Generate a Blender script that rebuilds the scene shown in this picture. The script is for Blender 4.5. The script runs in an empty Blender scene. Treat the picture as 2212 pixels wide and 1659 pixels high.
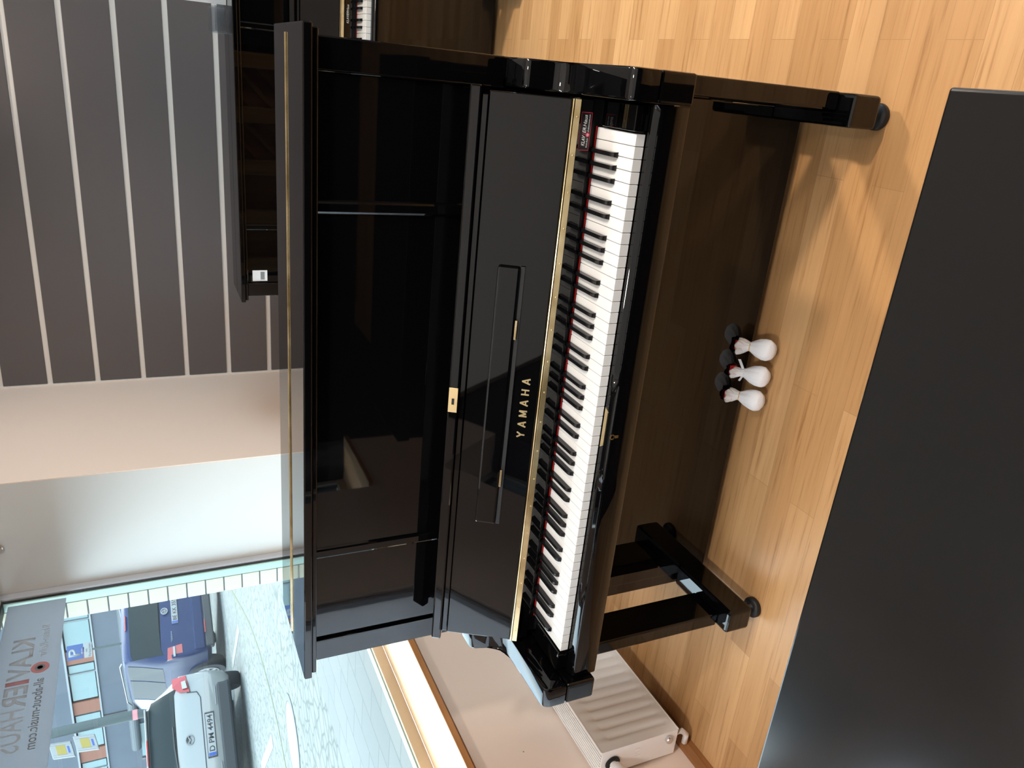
import bpy, bmesh, math, random
from mathutils import Vector, Matrix, noise
random.seed(7)
S = bpy.context.scene
COL = S.collection
R = math.radians

# ------------------------------------------------------------------ materials
def mat(name, col, rough=0.5, metal=0.0, spec=0.5, coat=0.0, trans=0.0, ior=1.45, emit=None, es=0.0):
    m = bpy.data.materials.new(name); m.use_nodes = True
    b = m.node_tree.nodes['Principled BSDF']
    b.inputs['Base Color'].default_value = (*col, 1)
    b.inputs['Roughness'].default_value = rough
    b.inputs['Metallic'].default_value = metal
    b.inputs['Specular IOR Level'].default_value = spec
    b.inputs['Coat Weight'].default_value = coat
    b.inputs['Transmission Weight'].default_value = trans
    b.inputs['IOR'].default_value = ior
    if emit:
        b.inputs['Emission Color'].default_value = (*emit, 1)
        b.inputs['Emission Strength'].default_value = es
    return m

def nt(m): return m.node_tree.nodes, m.node_tree.links, m.node_tree.nodes['Principled BSDF']

def coords(m, scale=(1, 1, 1), rot=(0, 0, 0)):
    n, l, b = nt(m)
    tc = n.new('ShaderNodeTexCoord'); mp = n.new('ShaderNodeMapping')
    mp.inputs['Scale'].default_value = scale; mp.inputs['Rotation'].default_value = rot
    l.new(tc.outputs['Object'], mp.inputs['Vector'])
    return mp.outputs['Vector']

def ramp(m, fac, stops):
    n, l, b = nt(m)
    r = n.new('ShaderNodeValToRGB'); cr = r.color_ramp
    while len(cr.elements) < len(stops): cr.elements.new(0.5)
    for e, (p, c) in zip(cr.elements, stops): e.position = p; e.color = (*c, 1)
    l.new(fac, r.inputs['Fac']); return r.outputs['Color']

def mix(m, fac, a, c, mode='MIX'):
    n, l, b = nt(m)
    x = n.new('ShaderNodeMix'); x.data_type = 'RGBA'; x.blend_type = mode
    for s, v in ((0, fac), (6, a), (7, c)):
        if hasattr(v, 'is_linked'): l.new(v, x.inputs[s])
        else: x.inputs[s].default_value = v if s == 0 else (*v, 1)
    return x.outputs[2]

def noise_tex(m, vec, scale, detail=4, rough=0.5):
    n, l, b = nt(m)
    t = n.new('ShaderNodeTexNoise'); t.inputs['Scale'].default_value = scale
    t.inputs['Detail'].default_value = detail; t.inputs['Roughness'].default_value = rough
    l.new(vec, t.inputs['Vector']); return t

def bump(m, h, strength, dist=0.01):
    n, l, b = nt(m)
    x = n.new('ShaderNodeBump'); x.inputs['Strength'].default_value = strength
    x.inputs['Distance'].default_value = dist
    l.new(h, x.inputs['Height']); l.new(x.outputs['Normal'], b.inputs['Normal'])

LACQ = mat('black_lacquer', (0.0014, 0.0014, 0.0018), 0.025, spec=0.5)
v = coords(LACQ, (1, 1, 1)); t = noise_tex(LACQ, v, 9, 2); bump(LACQ, t.outputs['Fac'], 0.02, 0.004)
SATIN = mat('satin_black_lacquer', (0.0060, 0.0062, 0.0070), 0.17, spec=0.5)
BLACKM = mat('matt_black', (0.008, 0.008, 0.009), 0.55)
BRASS = mat('brass', (0.80, 0.58, 0.24), 0.22, 1.0)
v = coords(BRASS, (14, 14, 14)); t = noise_tex(BRASS, v, 1.0, 2)
nn, ll, bb = nt(BRASS); ll.new(ramp(BRASS, t.outputs['Fac'], [(0.3, (0.42, 0.31, 0.14)), (0.7, (0.86, 0.72, 0.44))]), bb.inputs['Base Color'])
GOLD = mat('gilded_letters', (0.85, 0.66, 0.36), 0.3, 1.0)
IVORY = mat('white_key_acrylic', (0.74, 0.735, 0.72), 0.18)
EBONY = mat('black_key_ebony', (0.006, 0.006, 0.007), 0.16)
REDFELT = mat('red_felt', (0.62, 0.02, 0.02), 0.95)
GREYFELT = mat('dark_grey_felt', (0.03, 0.03, 0.034), 0.9)
WHITE = mat('white_print', (0.85, 0.85, 0.85), 0.5)
REDPRINT = mat('red_print', (0.85, 0.05, 0.12), 0.5)
CLOTH = mat('white_cotton', (0.84, 0.84, 0.86), 0.9)
v = coords(CLOTH, (1, 1, 1)); t = noise_tex(CLOTH, v, 130, 3); bump(CLOTH, t.outputs['Fac'], 0.35, 0.003)
RUBBER = mat('ochre_rubber_band', (0.72, 0.45, 0.16), 0.6)
RADWHITE = mat('radiator_enamel', (0.84, 0.82, 0.81), 0.35)
CHROME = mat('chrome', (0.7, 0.7, 0.7), 0.15, 1.0)
SPRUCE = mat('spruce_wood', (0.30, 0.16, 0.06), 0.45)
v = coords(SPRUCE, (60, 2, 2)); t = noise_tex(SPRUCE, v, 1.0, 3)
nn, ll, bb = nt(SPRUCE); ll.new(ramp(SPRUCE, t.outputs['Fac'], [(0.3, (0.20, 0.10, 0.035)), (0.7, (0.36, 0.20, 0.08))]), bb.inputs['Base Color'])

# oak parquet, strips along X
OAK = mat('oak_parquet', (0.5, 0.3, 0.15), 0.36)
nn, ll, bb = nt(OAK)
vv = coords(OAK, (1, 1, 1))
br = nn.new('ShaderNodeTexBrick')
br.offset = 0.37; br.offset_frequency = 2; br.squash = 1.0
br.inputs['Scale'].default_value = 1.0; br.inputs['Brick Width'].default_value = 0.85
br.inputs['Row Height'].default_value = 0.088; br.inputs['Mortar Size'].default_value = 0.0007
br.inputs['Mortar Smooth'].default_value = 0.2
br.inputs['Color1'].default_value = (0, 0, 0, 1); br.inputs['Color2'].default_value = (1, 1, 1, 1); br.inputs['Mortar'].default_value = (0.2, 0.2, 0.2, 1)
ll.new(vv, br.inputs['Vector'])
g1 = coords(OAK, (3.0, 75, 1)); gt = noise_tex(OAK, g1, 1.0, 5, 0.6)
g2 = coords(OAK, (1.2, 9, 1)); gt2 = noise_tex(OAK, g2, 1.0, 3)
base = ramp(OAK, br.outputs['Color'], [(0.0, (0.43, 0.236, 0.100)), (0.5, (0.50, 0.288, 0.130)), (1.0, (0.575, 0.345, 0.165))])
grain = ramp(OAK, gt.outputs['Fac'], [(0.28, (0.60, 0.52, 0.44)), (0.44, (0.94, 0.92, 0.90)), (0.6, (1, 1, 1)), (1.0, (1.04, 1.04, 1.02))])
c1 = mix(OAK, 1.0, base, grain, 'MULTIPLY')
tone = ramp(OAK, gt2.outputs['Fac'], [(0.3, (0.92, 0.90, 0.88)), (0.7, (1.05, 1.05, 1.04))])
c2 = mix(OAK, 1.0, c1, tone, 'MULTIPLY')
gapc = mix(OAK, br.outputs['Fac'], c2, (0.33, 0.18, 0.08))
ll.new(gapc, bb.inputs['Base Color'])
bump(OAK, gt.outputs['Fac'], 0.12, 0.002)

def wood(name, a, c, sc, rough=0.4):
    m = mat(name, a, rough); n, l, b = nt(m)
    v = coords(m, sc); t = noise_tex(m, v, 1.0, 4, 0.6)
    l.new(ramp(m, t.outputs['Fac'], [(0.3, a), (0.7, c)]), b.inputs['Base Color']); return m
SILLW = wood('pale_sill_wood', (0.62, 0.40, 0.22), (0.78, 0.56, 0.36), (60, 3, 60), 0.45)
SILLE = wood('brown_edge_wood', (0.40, 0.17, 0.055), (0.52, 0.24, 0.09), (60, 4, 60), 0.45)
BASEW = wood('skirting_wood', (0.24, 0.10, 0.035), (0.34, 0.15, 0.055), (40, 4, 40), 0.4)

def plaster(name, col, r=0.85):
    m = mat(name, col, r); v = coords(m, (1, 1, 1)); t = noise_tex(m, v, 160, 3); bump(m, t.outputs['Fac'], 0.10, 0.002); return m
BEIGE = plaster('beige_plaster', (0.80, 0.66, 0.57))
REVEAL = plaster('white_plaster', (0.60, 0.595, 0.58))
CEILM = plaster('ceiling_paint', (0.82, 0.82, 0.80))
DARKW = plaster('dark_shade_wall', (0.018, 0.018, 0.020))  # near-black for the unlit rear of the room; also backs the slats
SLATM = mat('graphite_slat_panel', (0.115, 0.105, 0.108), 0.45)
v = coords(SLATM, (1, 1, 1)); t = noise_tex(SLATM, v, 220, 2); bump(SLATM, t.outputs['Fac'], 0.05, 0.001)
ALU = mat('white_aluminium_insert', (0.80, 0.76, 0.72), 0.35, 0.0)
FRAMEG = mat('grey_window_frame', (0.40, 0.40, 0.42), 0.4)
FRAMEB = mat('sill_tinted_window_frame', (0.56, 0.40, 0.26), 0.4)  # grey frame with the wood sill's reflection put into its colour
GASKET = mat('window_gasket', (0.02, 0.02, 0.022), 0.5)
SPACER = mat('glass_edge_spacer', (0.36, 0.50, 0.44), 0.3)

def glass(name, haze=0.05, tint=(0.93, 0.98, 0.98)):
    m = bpy.data.materials.new(name); m.use_nodes = True
    n, l = m.node_tree.nodes, m.node_tree.links; n.clear()
    o = n.new('ShaderNodeOutputMaterial'); tr = n.new('ShaderNodeBsdfTransparent'); gl = n.new('ShaderNodeBsdfGlossy')
    df = n.new('ShaderNodeBsdfTranslucent'); fr = n.new('ShaderNodeFresnel'); a = n.new('ShaderNodeMixShader'); b = n.new('ShaderNodeMixShader')
    tr.inputs['Color'].default_value = (*tint, 1); gl.inputs['Roughness'].default_value = 0.0; fr.inputs['IOR'].default_value = 1.3
    df.inputs['Color'].default_value = (0.8, 0.9, 0.95, 1)
    a.inputs['Fac'].default_value = haze
    l.new(tr.outputs[0], a.inputs[1]); l.new(df.outputs[0], a.inputs[2])
    l.new(fr.outputs[0], b.inputs['Fac']); l.new(a.outputs[0], b.inputs[1]); l.new(gl.outputs[0], b.inputs[2])
    ge = n.new('ShaderNodeNewGeometry'); mr = n.new('ShaderNodeMapRange')      # same reflection from either side of the pane
    mr.inputs['To Min'].default_value = 1.3; mr.inputs['To Max'].default_value = 1 / 1.3
    l.new(ge.outputs['Backfacing'], mr.inputs['Value']); l.new(mr.outputs['Result'], fr.inputs['IOR'])
    l.new(b.outputs[0], o.inputs['Surface']); return m
GLASS = glass('window_glass', 0.004)
def film(name, col, tfrac, tcol=(1, 1, 1)):
    m = bpy.data.materials.new(name); m.use_nodes = True
    n, l = m.node_tree.nodes, m.node_tree.links; n.clear()
    o = n.new('ShaderNodeOutputMaterial'); tl = n.new('ShaderNodeBsdfTranslucent'); df = n.new('ShaderNodeBsdfDiffuse'); tr = n.new('ShaderNodeBsdfTransparent')
    a = n.new('ShaderNodeMixShader'); b = n.new('ShaderNodeMixShader')
    tl.inputs['Color'].default_value = (*col, 1); df.inputs['Color'].default_value = (*col, 1); tr.inputs['Color'].default_value = (*tcol, 1)
    a.inputs['Fac'].default_value = 0.35; b.inputs['Fac'].default_value = tfrac
    l.new(tl.outputs[0], a.inputs[1]); l.new(df.outputs[0], a.inputs[2]); l.new(a.outputs[0], b.inputs[1]); l.new(tr.outputs[0], b.inputs[2])
    l.new(b.outputs[0], o.inputs['Surface']); return m
FROST = film('frosted_door_glass', (0.97, 0.98, 1.0), 0.0)
FROST.node_tree.nodes['Mix Shader'].inputs['Fac'].default_value = 0.04
FILMG = film('grey_window_film', (0.40, 0.415, 0.44), 0.0)
FILMT = film('dark_grey_lettering', (0.70, 0.71, 0.72), 0.0)
FILMK = film('charcoal_lettering', (0.42, 0.43, 0.44), 0.0)
FILMR = film('faded_red_lettering', (0.78, 0.42, 0.42), 0.0)
FILMW = film('white_lettering', (1.0, 1.0, 1.0), 0.3)
CLEARP = glass('clear_plastic', 0.18, (0.85, 0.86, 0.88))

# exterior

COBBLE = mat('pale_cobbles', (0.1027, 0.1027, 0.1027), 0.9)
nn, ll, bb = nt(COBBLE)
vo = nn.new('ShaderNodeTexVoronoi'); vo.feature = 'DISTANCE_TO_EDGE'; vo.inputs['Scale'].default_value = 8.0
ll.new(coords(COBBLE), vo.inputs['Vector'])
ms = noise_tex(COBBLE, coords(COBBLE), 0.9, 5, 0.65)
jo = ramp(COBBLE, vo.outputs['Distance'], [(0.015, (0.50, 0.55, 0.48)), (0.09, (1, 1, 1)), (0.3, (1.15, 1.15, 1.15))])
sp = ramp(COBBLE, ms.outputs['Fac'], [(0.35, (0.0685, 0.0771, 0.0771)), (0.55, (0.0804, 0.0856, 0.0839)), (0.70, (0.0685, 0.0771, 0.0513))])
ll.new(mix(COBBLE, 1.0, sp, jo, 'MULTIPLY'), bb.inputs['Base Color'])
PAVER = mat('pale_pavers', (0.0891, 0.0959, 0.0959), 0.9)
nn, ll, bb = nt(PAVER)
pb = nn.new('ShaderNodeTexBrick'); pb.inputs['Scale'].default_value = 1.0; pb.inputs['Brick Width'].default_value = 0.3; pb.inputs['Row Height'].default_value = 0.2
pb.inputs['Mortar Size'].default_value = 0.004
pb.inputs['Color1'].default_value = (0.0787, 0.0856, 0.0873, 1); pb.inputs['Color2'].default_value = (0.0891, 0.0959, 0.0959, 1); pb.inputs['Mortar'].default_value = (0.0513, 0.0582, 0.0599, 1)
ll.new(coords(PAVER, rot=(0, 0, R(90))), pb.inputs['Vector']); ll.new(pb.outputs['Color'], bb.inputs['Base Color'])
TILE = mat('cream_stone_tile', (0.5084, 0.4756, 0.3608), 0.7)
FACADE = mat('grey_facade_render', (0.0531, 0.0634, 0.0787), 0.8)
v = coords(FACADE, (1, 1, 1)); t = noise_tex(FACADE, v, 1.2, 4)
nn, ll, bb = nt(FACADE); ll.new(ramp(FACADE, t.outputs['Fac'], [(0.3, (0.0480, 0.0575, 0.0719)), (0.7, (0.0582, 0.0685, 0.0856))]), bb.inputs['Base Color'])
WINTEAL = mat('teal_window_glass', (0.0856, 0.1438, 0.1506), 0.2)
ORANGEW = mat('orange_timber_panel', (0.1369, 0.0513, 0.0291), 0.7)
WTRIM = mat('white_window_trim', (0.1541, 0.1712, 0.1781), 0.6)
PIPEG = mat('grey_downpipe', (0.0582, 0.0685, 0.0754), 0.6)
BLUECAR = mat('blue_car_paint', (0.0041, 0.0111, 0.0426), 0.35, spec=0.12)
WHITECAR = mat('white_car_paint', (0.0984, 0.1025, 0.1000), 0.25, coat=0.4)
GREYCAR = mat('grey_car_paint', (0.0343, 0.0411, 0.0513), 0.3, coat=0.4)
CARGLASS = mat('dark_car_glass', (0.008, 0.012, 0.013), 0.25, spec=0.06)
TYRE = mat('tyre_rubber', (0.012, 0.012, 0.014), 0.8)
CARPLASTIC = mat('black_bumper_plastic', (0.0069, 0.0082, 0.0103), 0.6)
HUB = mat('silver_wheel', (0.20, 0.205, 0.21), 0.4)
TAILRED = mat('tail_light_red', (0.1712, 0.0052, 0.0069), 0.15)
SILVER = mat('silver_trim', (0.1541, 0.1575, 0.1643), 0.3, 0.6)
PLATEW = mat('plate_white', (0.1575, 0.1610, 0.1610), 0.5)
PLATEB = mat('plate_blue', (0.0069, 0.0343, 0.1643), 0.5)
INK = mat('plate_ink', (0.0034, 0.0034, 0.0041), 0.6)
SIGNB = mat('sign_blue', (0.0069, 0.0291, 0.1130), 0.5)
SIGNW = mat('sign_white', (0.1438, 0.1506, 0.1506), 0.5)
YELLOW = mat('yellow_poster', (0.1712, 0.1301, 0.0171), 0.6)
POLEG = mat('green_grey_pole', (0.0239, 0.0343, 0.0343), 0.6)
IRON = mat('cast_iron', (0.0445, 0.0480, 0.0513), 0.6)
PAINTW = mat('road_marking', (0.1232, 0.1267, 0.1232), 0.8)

# ------------------------------------------------------------------ mesh helpers
class MB:
    def __init__(s): s.bm = bmesh.new()
    def box(s, x0, x1, y0, y1, z0, z1, bev=0.0, seg=2):
        r = bmesh.ops.create_cube(s.bm, size=1.0)
        vs = r['verts']
        for v in vs: v.co = Vector(((x0 + x1) / 2 + v.co.x * (x1 - x0), (y0 + y1) / 2 + v.co.y * (y1 - y0), (z0 + z1) / 2 + v.co.z * (z1 - z0)))
        if bev > 0:
            es = list({e for v in vs for e in v.link_edges})
            bmesh.ops.bevel(s.bm, geom=es, offset=bev, segments=seg, affect='EDGES', profile=0.5)
        return s
    def fbox(s, f, u0, u1, a0, a1, b0, b1, bev=0.0):
        """box in a frame f(u,a,b)->point"""
        r = bmesh.ops.create_cube(s.bm, size=1.0); vs = r['verts']
        for v in vs: v.co = Vector(f((u0 + u1) / 2 + v.co.x * (u1 - u0), (a0 + a1) / 2 + v.co.y * (a1 - a0), (b0 + b1) / 2 + v.co.z * (b1 - b0)))
        if bev > 0:
            es = list({e for v in vs for e in v.link_edges})
            bmesh.ops.bevel(s.bm, geom=es, offset=bev, segments=2, affect='EDGES', profile=0.5)
        return s
    def loft(s, rings, closed=True, cap=True):
        R_ = [[s.bm.verts.new(p) for p in r] for r in rings]
        n = len(R_[0])
        for a, b in zip(R_, R_[1:]):
            for i in range(n if closed else n - 1):
                j = (i + 1) % n
                try: s.bm.faces.new((a[i], a[j], b[j], b[i]))
                except ValueError: pass
        if cap and closed:
            s.bm.faces.new(R_[0][::-1]); s.bm.faces.new(R_[-1])
        return s
    def prism(s, pts, axis, a, b, bev=0.0):
        def P(p, t):
            return {'x': (t, p[0], p[1]), 'y': (p[0], t, p[1]), 'z': (p[0], p[1], t)}[axis]
        A = [s.bm.verts.new(P(p, a)) for p in pts]; B = [s.bm.verts.new(P(p, b)) for p in pts]
        n = len(pts); fs = [s.bm.faces.new(A[::-1]), s.bm.faces.new(B)]
        for i in range(n): s.bm.faces.new((A[i], A[(i + 1) % n], B[(i + 1) % n], B[i]))
        if bev > 0:
            es = [e for f in fs for e in f.edges]
            bmesh.ops.bevel(s.bm, geom=es, offset=bev, segments=2, affect='EDGES', profile=0.5)
        return s
    def lathe(s, prof, c, axis='z', n=24, ax=None):
        c = Vector(c)
        d = ax.normalized() if ax else {'x': Vector((1, 0, 0)), 'y': Vector((0, 1, 0)), 'z': Vector((0, 0, 1))}[axis]
        p = d.orthogonal().normalized(); q = d.cross(p)
        rings = [[c + d * h + (p * math.cos(2 * math.pi * k / n) + q * math.sin(2 * math.pi * k / n)) * max(r, 1e-4) for k in range(n)] for r, h in prof]
        return s.loft(rings)
    def tube(s, pts, r, n=10):
        pts = [Vector(p) for p in pts]; rings = []
        for i, p in enumerate(pts):
            d = (pts[min(i + 1, len(pts) - 1)] - pts[max(i - 1, 0)]).normalized()
            a = d.cross(Vector((0, 0, 1)))
            if a.length < 1e-3: a = Vector((1, 0, 0))
            a.normalize(); b = d.cross(a)
            rings.append([p + (a * math.cos(2 * math.pi * k / n) + b * math.sin(2 * math.pi * k / n)) * r for k in range(n)])
        return s.loft(rings)
    def cyl(s, c, r, h0, h1, axis='z', n=20, ax=None): return s.lathe([(r, h0), (r, h1)], c, axis, n, ax)
    def build(s, name, m, parent=None, smooth=False):
        bmesh.ops.recalc_face_normals(s.bm, faces=s.bm.faces[:])
        me = bpy.data.meshes.new(name); s.bm.to_mesh(me); s.bm.free()
        me.materials.append(m)
        if smooth:
            for p in me.polygons: p.use_smooth = True
        o = bpy.data.objects.new(name, me); COL.objects.link(o)
        if parent: o.parent = parent
        return o

def tag(o, label, cat, group=None, kind=None):
    o['label'] = label; o['category'] = cat
    if group: o['group'] = group
    if kind: o['kind'] = kind
    return o
def thing(name, label, cat, loc=(0, 0, 0), rz=0.0, group=None):
    o = bpy.data.objects.new(name, None); COL.objects.link(o)
    o.location = loc; o.rotation_euler = (0, 0, rz); o.empty_display_size = 0.1
    return tag(o, label, cat, group)
def struct(o): o['kind'] = 'structure'; return o
def smooth_by_angle(o, ang=35):
    me = o.data
    for p in me.polygons: p.use_smooth = True
    bm = bmesh.new(); bm.from_mesh(me)
    for e in bm.edges:
        if len(e.link_faces) == 2 and e.calc_face_angle(0) > R(ang): e.smooth = False
    bm.to_mesh(me); bm.free(); return o

def text_mesh(name, body, m, parent, origin, xdir, ydir, width=None, height=None, extrude=0.0006, spacing=1.0, shear=0.0, bold=0.0, align='CENTER'):
    """lettering as a mesh: text plane spanned by xdir (reading direction) and ydir (up); fitted to a width and cap height"""
    cu = bpy.data.curves.new(name, 'FONT'); cu.body = body; cu.size = 1.0; cu.extrude = 0.0; cu.space_character = spacing
    cu.shear = shear; cu.offset = bold; cu.resolution_u = 4
    tmp = bpy.data.objects.new(name, cu); COL.objects.link(tmp)
    dg = bpy.context.evaluated_depsgraph_get(); dg.update()
    me = bpy.data.meshes.new_from_object(tmp.evaluated_get(dg))
    bpy.data.objects.remove(tmp); bpy.data.curves.remove(cu)
    xs = [v.co.x for v in me.vertices]; ys = [v.co.y for v in me.vertices]
    w = max(xs) - min(xs); h = max(ys) - min(ys)
    sx = width / w if width else None; sy = height / h if height else None
    sx = sx or sy; sy = sy or sx
    cx = (max(xs) + min(xs)) / 2; cy = (max(ys) + min(ys)) / 2
    X = Vector(xdir).normalized(); Y = Vector(ydir).normalized(); N = X.cross(Y)
    O = Vector(origin)
    bm = bmesh.new(); bm.from_mesh(me)
    if extrude > 0:
        r = bmesh.ops.extrude_face_region(bm, geom=bm.faces[:])
        for g in r['geom']:
            if isinstance(g, bmesh.types.BMVert): g.co.z += 1.0
    for v in bm.verts: v.co = O + X * ((v.co.x - cx) * sx) + Y * ((v.co.y - cy) * sy) + N * (v.co.z * extrude)
    bm.to_mesh(me); bm.free(); me.materials.clear(); me.materials.append(m); me.name = name
    o = bpy.data.objects.new(name, me); COL.objects.link(o)
    if parent: o.parent = parent
    return o

# ------------------------------------------------------------------ pianos
def build_piano(root, H, hinge=True):
    """upright piano, front of the arms at local y=0, centred on local x=0, lid top at H"""
    for s in (-1, 1):
        xa, xb = sorted((s * 0.686, s * 0.729))
        MB().box(xa, xb, 0.3395, 0.585, 0.03, H - 0.034, 0.003).build('side_panel', LACQ, root)
        xa, xb = sorted((s * 0.668, s * 0.7295))
        pil = MB().box(xa, xb, 0.339, 0.362, 0.850, H - 0.033, 0.003).build('pillar', LACQ, root)
        xa, xb = sorted((s * 0.6665, s * 0.6715))
        MB().box(xa, xb, 0.3365, 0.343, 0.850, H - 0.033, 0.0015).build('moulding', LACQ, pil)
    lid = MB().box(-0.749, 0.749, 0.302, 0.4725, H - 0.019, H, 0.003).build('lid_flap', LACQ, root)
    MB().box(-0.749, 0.749, 0.4755, 0.627, H - 0.019, H, 0.003).build('lid', LACQ, root)
    MB().box(-0.742, 0.742, 0.311, 0.62, H - 0.0315, H - 0.0195, 0.003).build('lid_moulding', LACQ, root)
    hb = MB() if not hinge else MB().cyl((-0.731, 0.474, H + 0.0008), 0.0028, 0, 1.462, 'x', 10)
    if hinge: hb.box(-0.731, 0.731, 0.4685, 0.4715, H - 0.001, H + 0.0008).box(-0.731, 0.731, 0.4765, 0.4795, H - 0.001, H + 0.0008).build('lid_hinge', BRASS, root)
    up = MB().box(-0.667, 0.667, 0.345, 0.365, 0.79, H - 0.0325, 0.002).build('upper_panel', LACQ, root)
    for s in (-1, 1):
        cx = s * 0.412
        MB().prism([(cx - 0.015, 0.3455), (cx - 0.012, 0.3400), (cx - 0.008, 0.338), (cx + 0.008, 0.338), (cx + 0.012, 0.3400), (cx + 0.015, 0.3455)], 'z', 0.885, H - 0.0325, 0.002).build('panel_moulding', LACQ, up)
    # arms and the key blocks under them
    prof = [(0.0, 0.6965), (0.0, 0.733), (0.002, 0.743), (0.008, 0.751), (0.018, 0.7555), (0.19, 0.7575), (0.212, 0.760), (0.228, 0.767), (0.239, 0.780), (0.246, 0.800),
            (0.2515, 0.832), (0.257, 0.841), (0.268, 0.846), (0.3385, 0.8475), (0.3385, 0.6965)]
    for s in (-1, 1):
        xa, xb = sorted((s * 0.6715, s * 0.7285))
        smooth_by_angle(MB().prism(prof, 'x', xa, xb, 0.005).build('arm', LACQ, root))
        MB().box(xa, xb, 0.0, 0.334, 0.6155, 0.6935, 0.005).build('key_bed_end', LACQ, root)
        xa, xb = sorted((s * 0.617, s * 0.6665))
        MB().box(xa, xb, 0.052, 0.175, 0.667, 0.7015, 0.003).build('key_block', LACQ, root)
    # fallboard frame: u up the slope, n out of its face
    oy, oz = 0.187, 0.766; uy, uz = 0.4795, 0.8775; ny, nz = -0.8775, 0.4795
    F = lambda x, u, n: (x, oy + uy * u + ny * n, oz + uz * u + nz * n)
    fb = MB().fbox(F, -0.663, 0.663, 0.001, 0.166, -0.02, 0.0, 0.002).build('fallboard', LACQ, root)
    MB().fbox(F, -0.672, 0.672, 0.179, 0.203, -0.018, 0.021, 0.004).build('fallboard_lip', LACQ, fb)
    MB().fbox(F, -0.655, 0.655, 0.1662, 0.1788, -0.018, 0.006, 0.0015).build('lip_hinge_bead', LACQ, fb)
    MB().fbox(F, -0.03, 0.03, 0.181, 0.2015, 0.0212, 0.0222, 0.0004).fbox(F, -0.012, 0.006, 0.1865, 0.1955, 0.0222, 0.0232).build('lock_plate', GOLD, fb)
    MB().fbox(F, -0.0105, 0.0045, 0.188, 0.194, 0.0233, 0.0236).build('lock_slot', INK, fb)
    sh = MB().fbox(F, -0.316, 0.316, 0.069, 0.118, 0.0005, 0.014, 0.005).build('music_shelf', LACQ, fb)
    MB().fbox(F, -0.318, 0.318, 0.0585, 0.0685, 0.0005, 0.006, 0.001).build('shelf_shadow_strip', BLACKM, fb)  # matt black strip in place of the shadow below the shelf
    for cx in (-0.19, 0.178): MB().fbox(F, cx - 0.022, cx + 0.022, 0.0640, 0.069, 0.0042, 0.0125, 0.0005).build('shelf_hinge', BRASS, sh)
    Ux = Vector((1, 0, 0)); Uy = Vector((0, uy, uz))
    lt = MB()
    SEG = {'Y': [(0, 1, .5, .48), (1, 1, .5, .48), (.5, .55, .5, 0)], 'A': [(0, 0, .5, 1), (1, 0, .5, 1), (.2, .3, .8, .3)], 'M': [(.06, 0, .06, 1), (.94, 0, .94, 1), (.06, 1, .5, .15), (.94, 1, .5, .15)], 'H': [(.06, 0, .06, 1), (.94, 0, .94, 1), (.06, .5, .94, .5)]}
    for q_, ch in enumerate('YAMAHA'):
        lw = 0.0145 if ch == 'M' else 0.0125
        for k_, (a0, b0, a1, b1) in enumerate(SEG[ch]):
            p0 = Vector((a0 * lw, b0 * 0.0180)); p1 = Vector((a1 * lw, b1 * 0.0180)); dd = (p1 - p0).normalized(); nn_ = Vector((-dd.y, dd.x)) * (0.0013 if abs(dd.y) < 0.1 else 0.00185)
            if abs(dd.x) > 0.1 and abs(dd.y) > 0.1: p0 -= dd * 0.0001; p1 += dd * 0.0006
            x0 = -0.082 + q_ * 0.0265 + (0.0125 - lw) / 2
            P_ = [p0 + nn_, p0 - nn_, p1 - nn_, p1 + nn_]; h_ = 0.0010 + 0.00002 * k_
            lt.loft([[F(x0 + p.x, 0.0215 + p.y, 0.0002) for p in P_], [F(x0 + p.x, 0.0215 + p.y, h_) for p in P_]])
    lt.build('lettering', GOLD, fb)
    hg = MB().lathe([(0.0034, 0), (0.0034, 1.326)], F(-0.663, -0.003, 0.001), 'x', 10)
    hg.fbox(F, -0.663, 0.663, -0.0175, -0.0055, 0.002, 0.0034, 0.0004).build('long_hinge', BRASS, fb)
    for k in range(18): MB().lathe([(0.0022, 0), (0.0018, 0.0006), (0.0004, 0.0008)], F(-0.63 + k * 1.26 / 17, -0.0125, 0.0034), n=8, ax=Vector((0, ny, nz))).build('screw', GOLD, fb)
    ns = MB().box(-0.6655, 0.6655, 0.1865, 0.203, 0.7165, 0.7475, 0.002).build('name_strip', LACQ, root)
    MB().box(-0.6655, 0.6655, 0.183, 0.207, 0.7478, 0.7535, 0.0015).build('strip_felt', BLACKM, root)
    MB().box(-0.6145, 0.6145, 0.2012, 0.2055, 0.6935, 0.6951).build('key_felt', REDFELT, root)
    MB().box(-0.6655, 0.6655, 0.208, 0.24, 0.66, 0.745).build('action_rail', BLACKM, root)
    # keys
    w = 1.227 / 52
    for i in range(52):
        x0 = -0.6135 + i * w
        k = MB().box(x0 + 0.0006, x0 + w - 0.0006, 0.056, 0.2005, 0.672, 0.693, 0.0009, 1)
        k.build('white_key', IVORY, root)
    names = 'ABCDEFG'
    off = {'A': 0.0015, 'C': -0.0018, 'D': 0.0018, 'F': -0.0022, 'G': 0.0}
    for i in range(51):
        nm = names[i % 7]
        if nm in 'BE': continue
        xc = -0.6135 + (i + 1) * w + off[nm]
        rings = []
        for y, hw, z in ((0.1085, 0.0053, 0.6936), (0.1105, 0.0046, 0.7020), (0.1150, 0.0042, 0.7052), (0.122, 0.0041, 0.7058), (0.2005, 0.0043, 0.7058)):
            zb = 0.6936
            rings.append([(xc - hw - 0.0007, y - 0.0 if y > 0.11 else y, zb), (xc + hw + 0.0007, y, zb), (xc + hw, y, max(z - 0.0010, zb + 0.0002)), (xc + hw - 0.0012, y, z + 0.0002), (xc - hw + 0.0012, y, z + 0.0002), (xc - hw, y, max(z - 0.0010, zb + 0.0002))])
        MB().loft(rings).build('black_key', EBONY, root)
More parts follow.
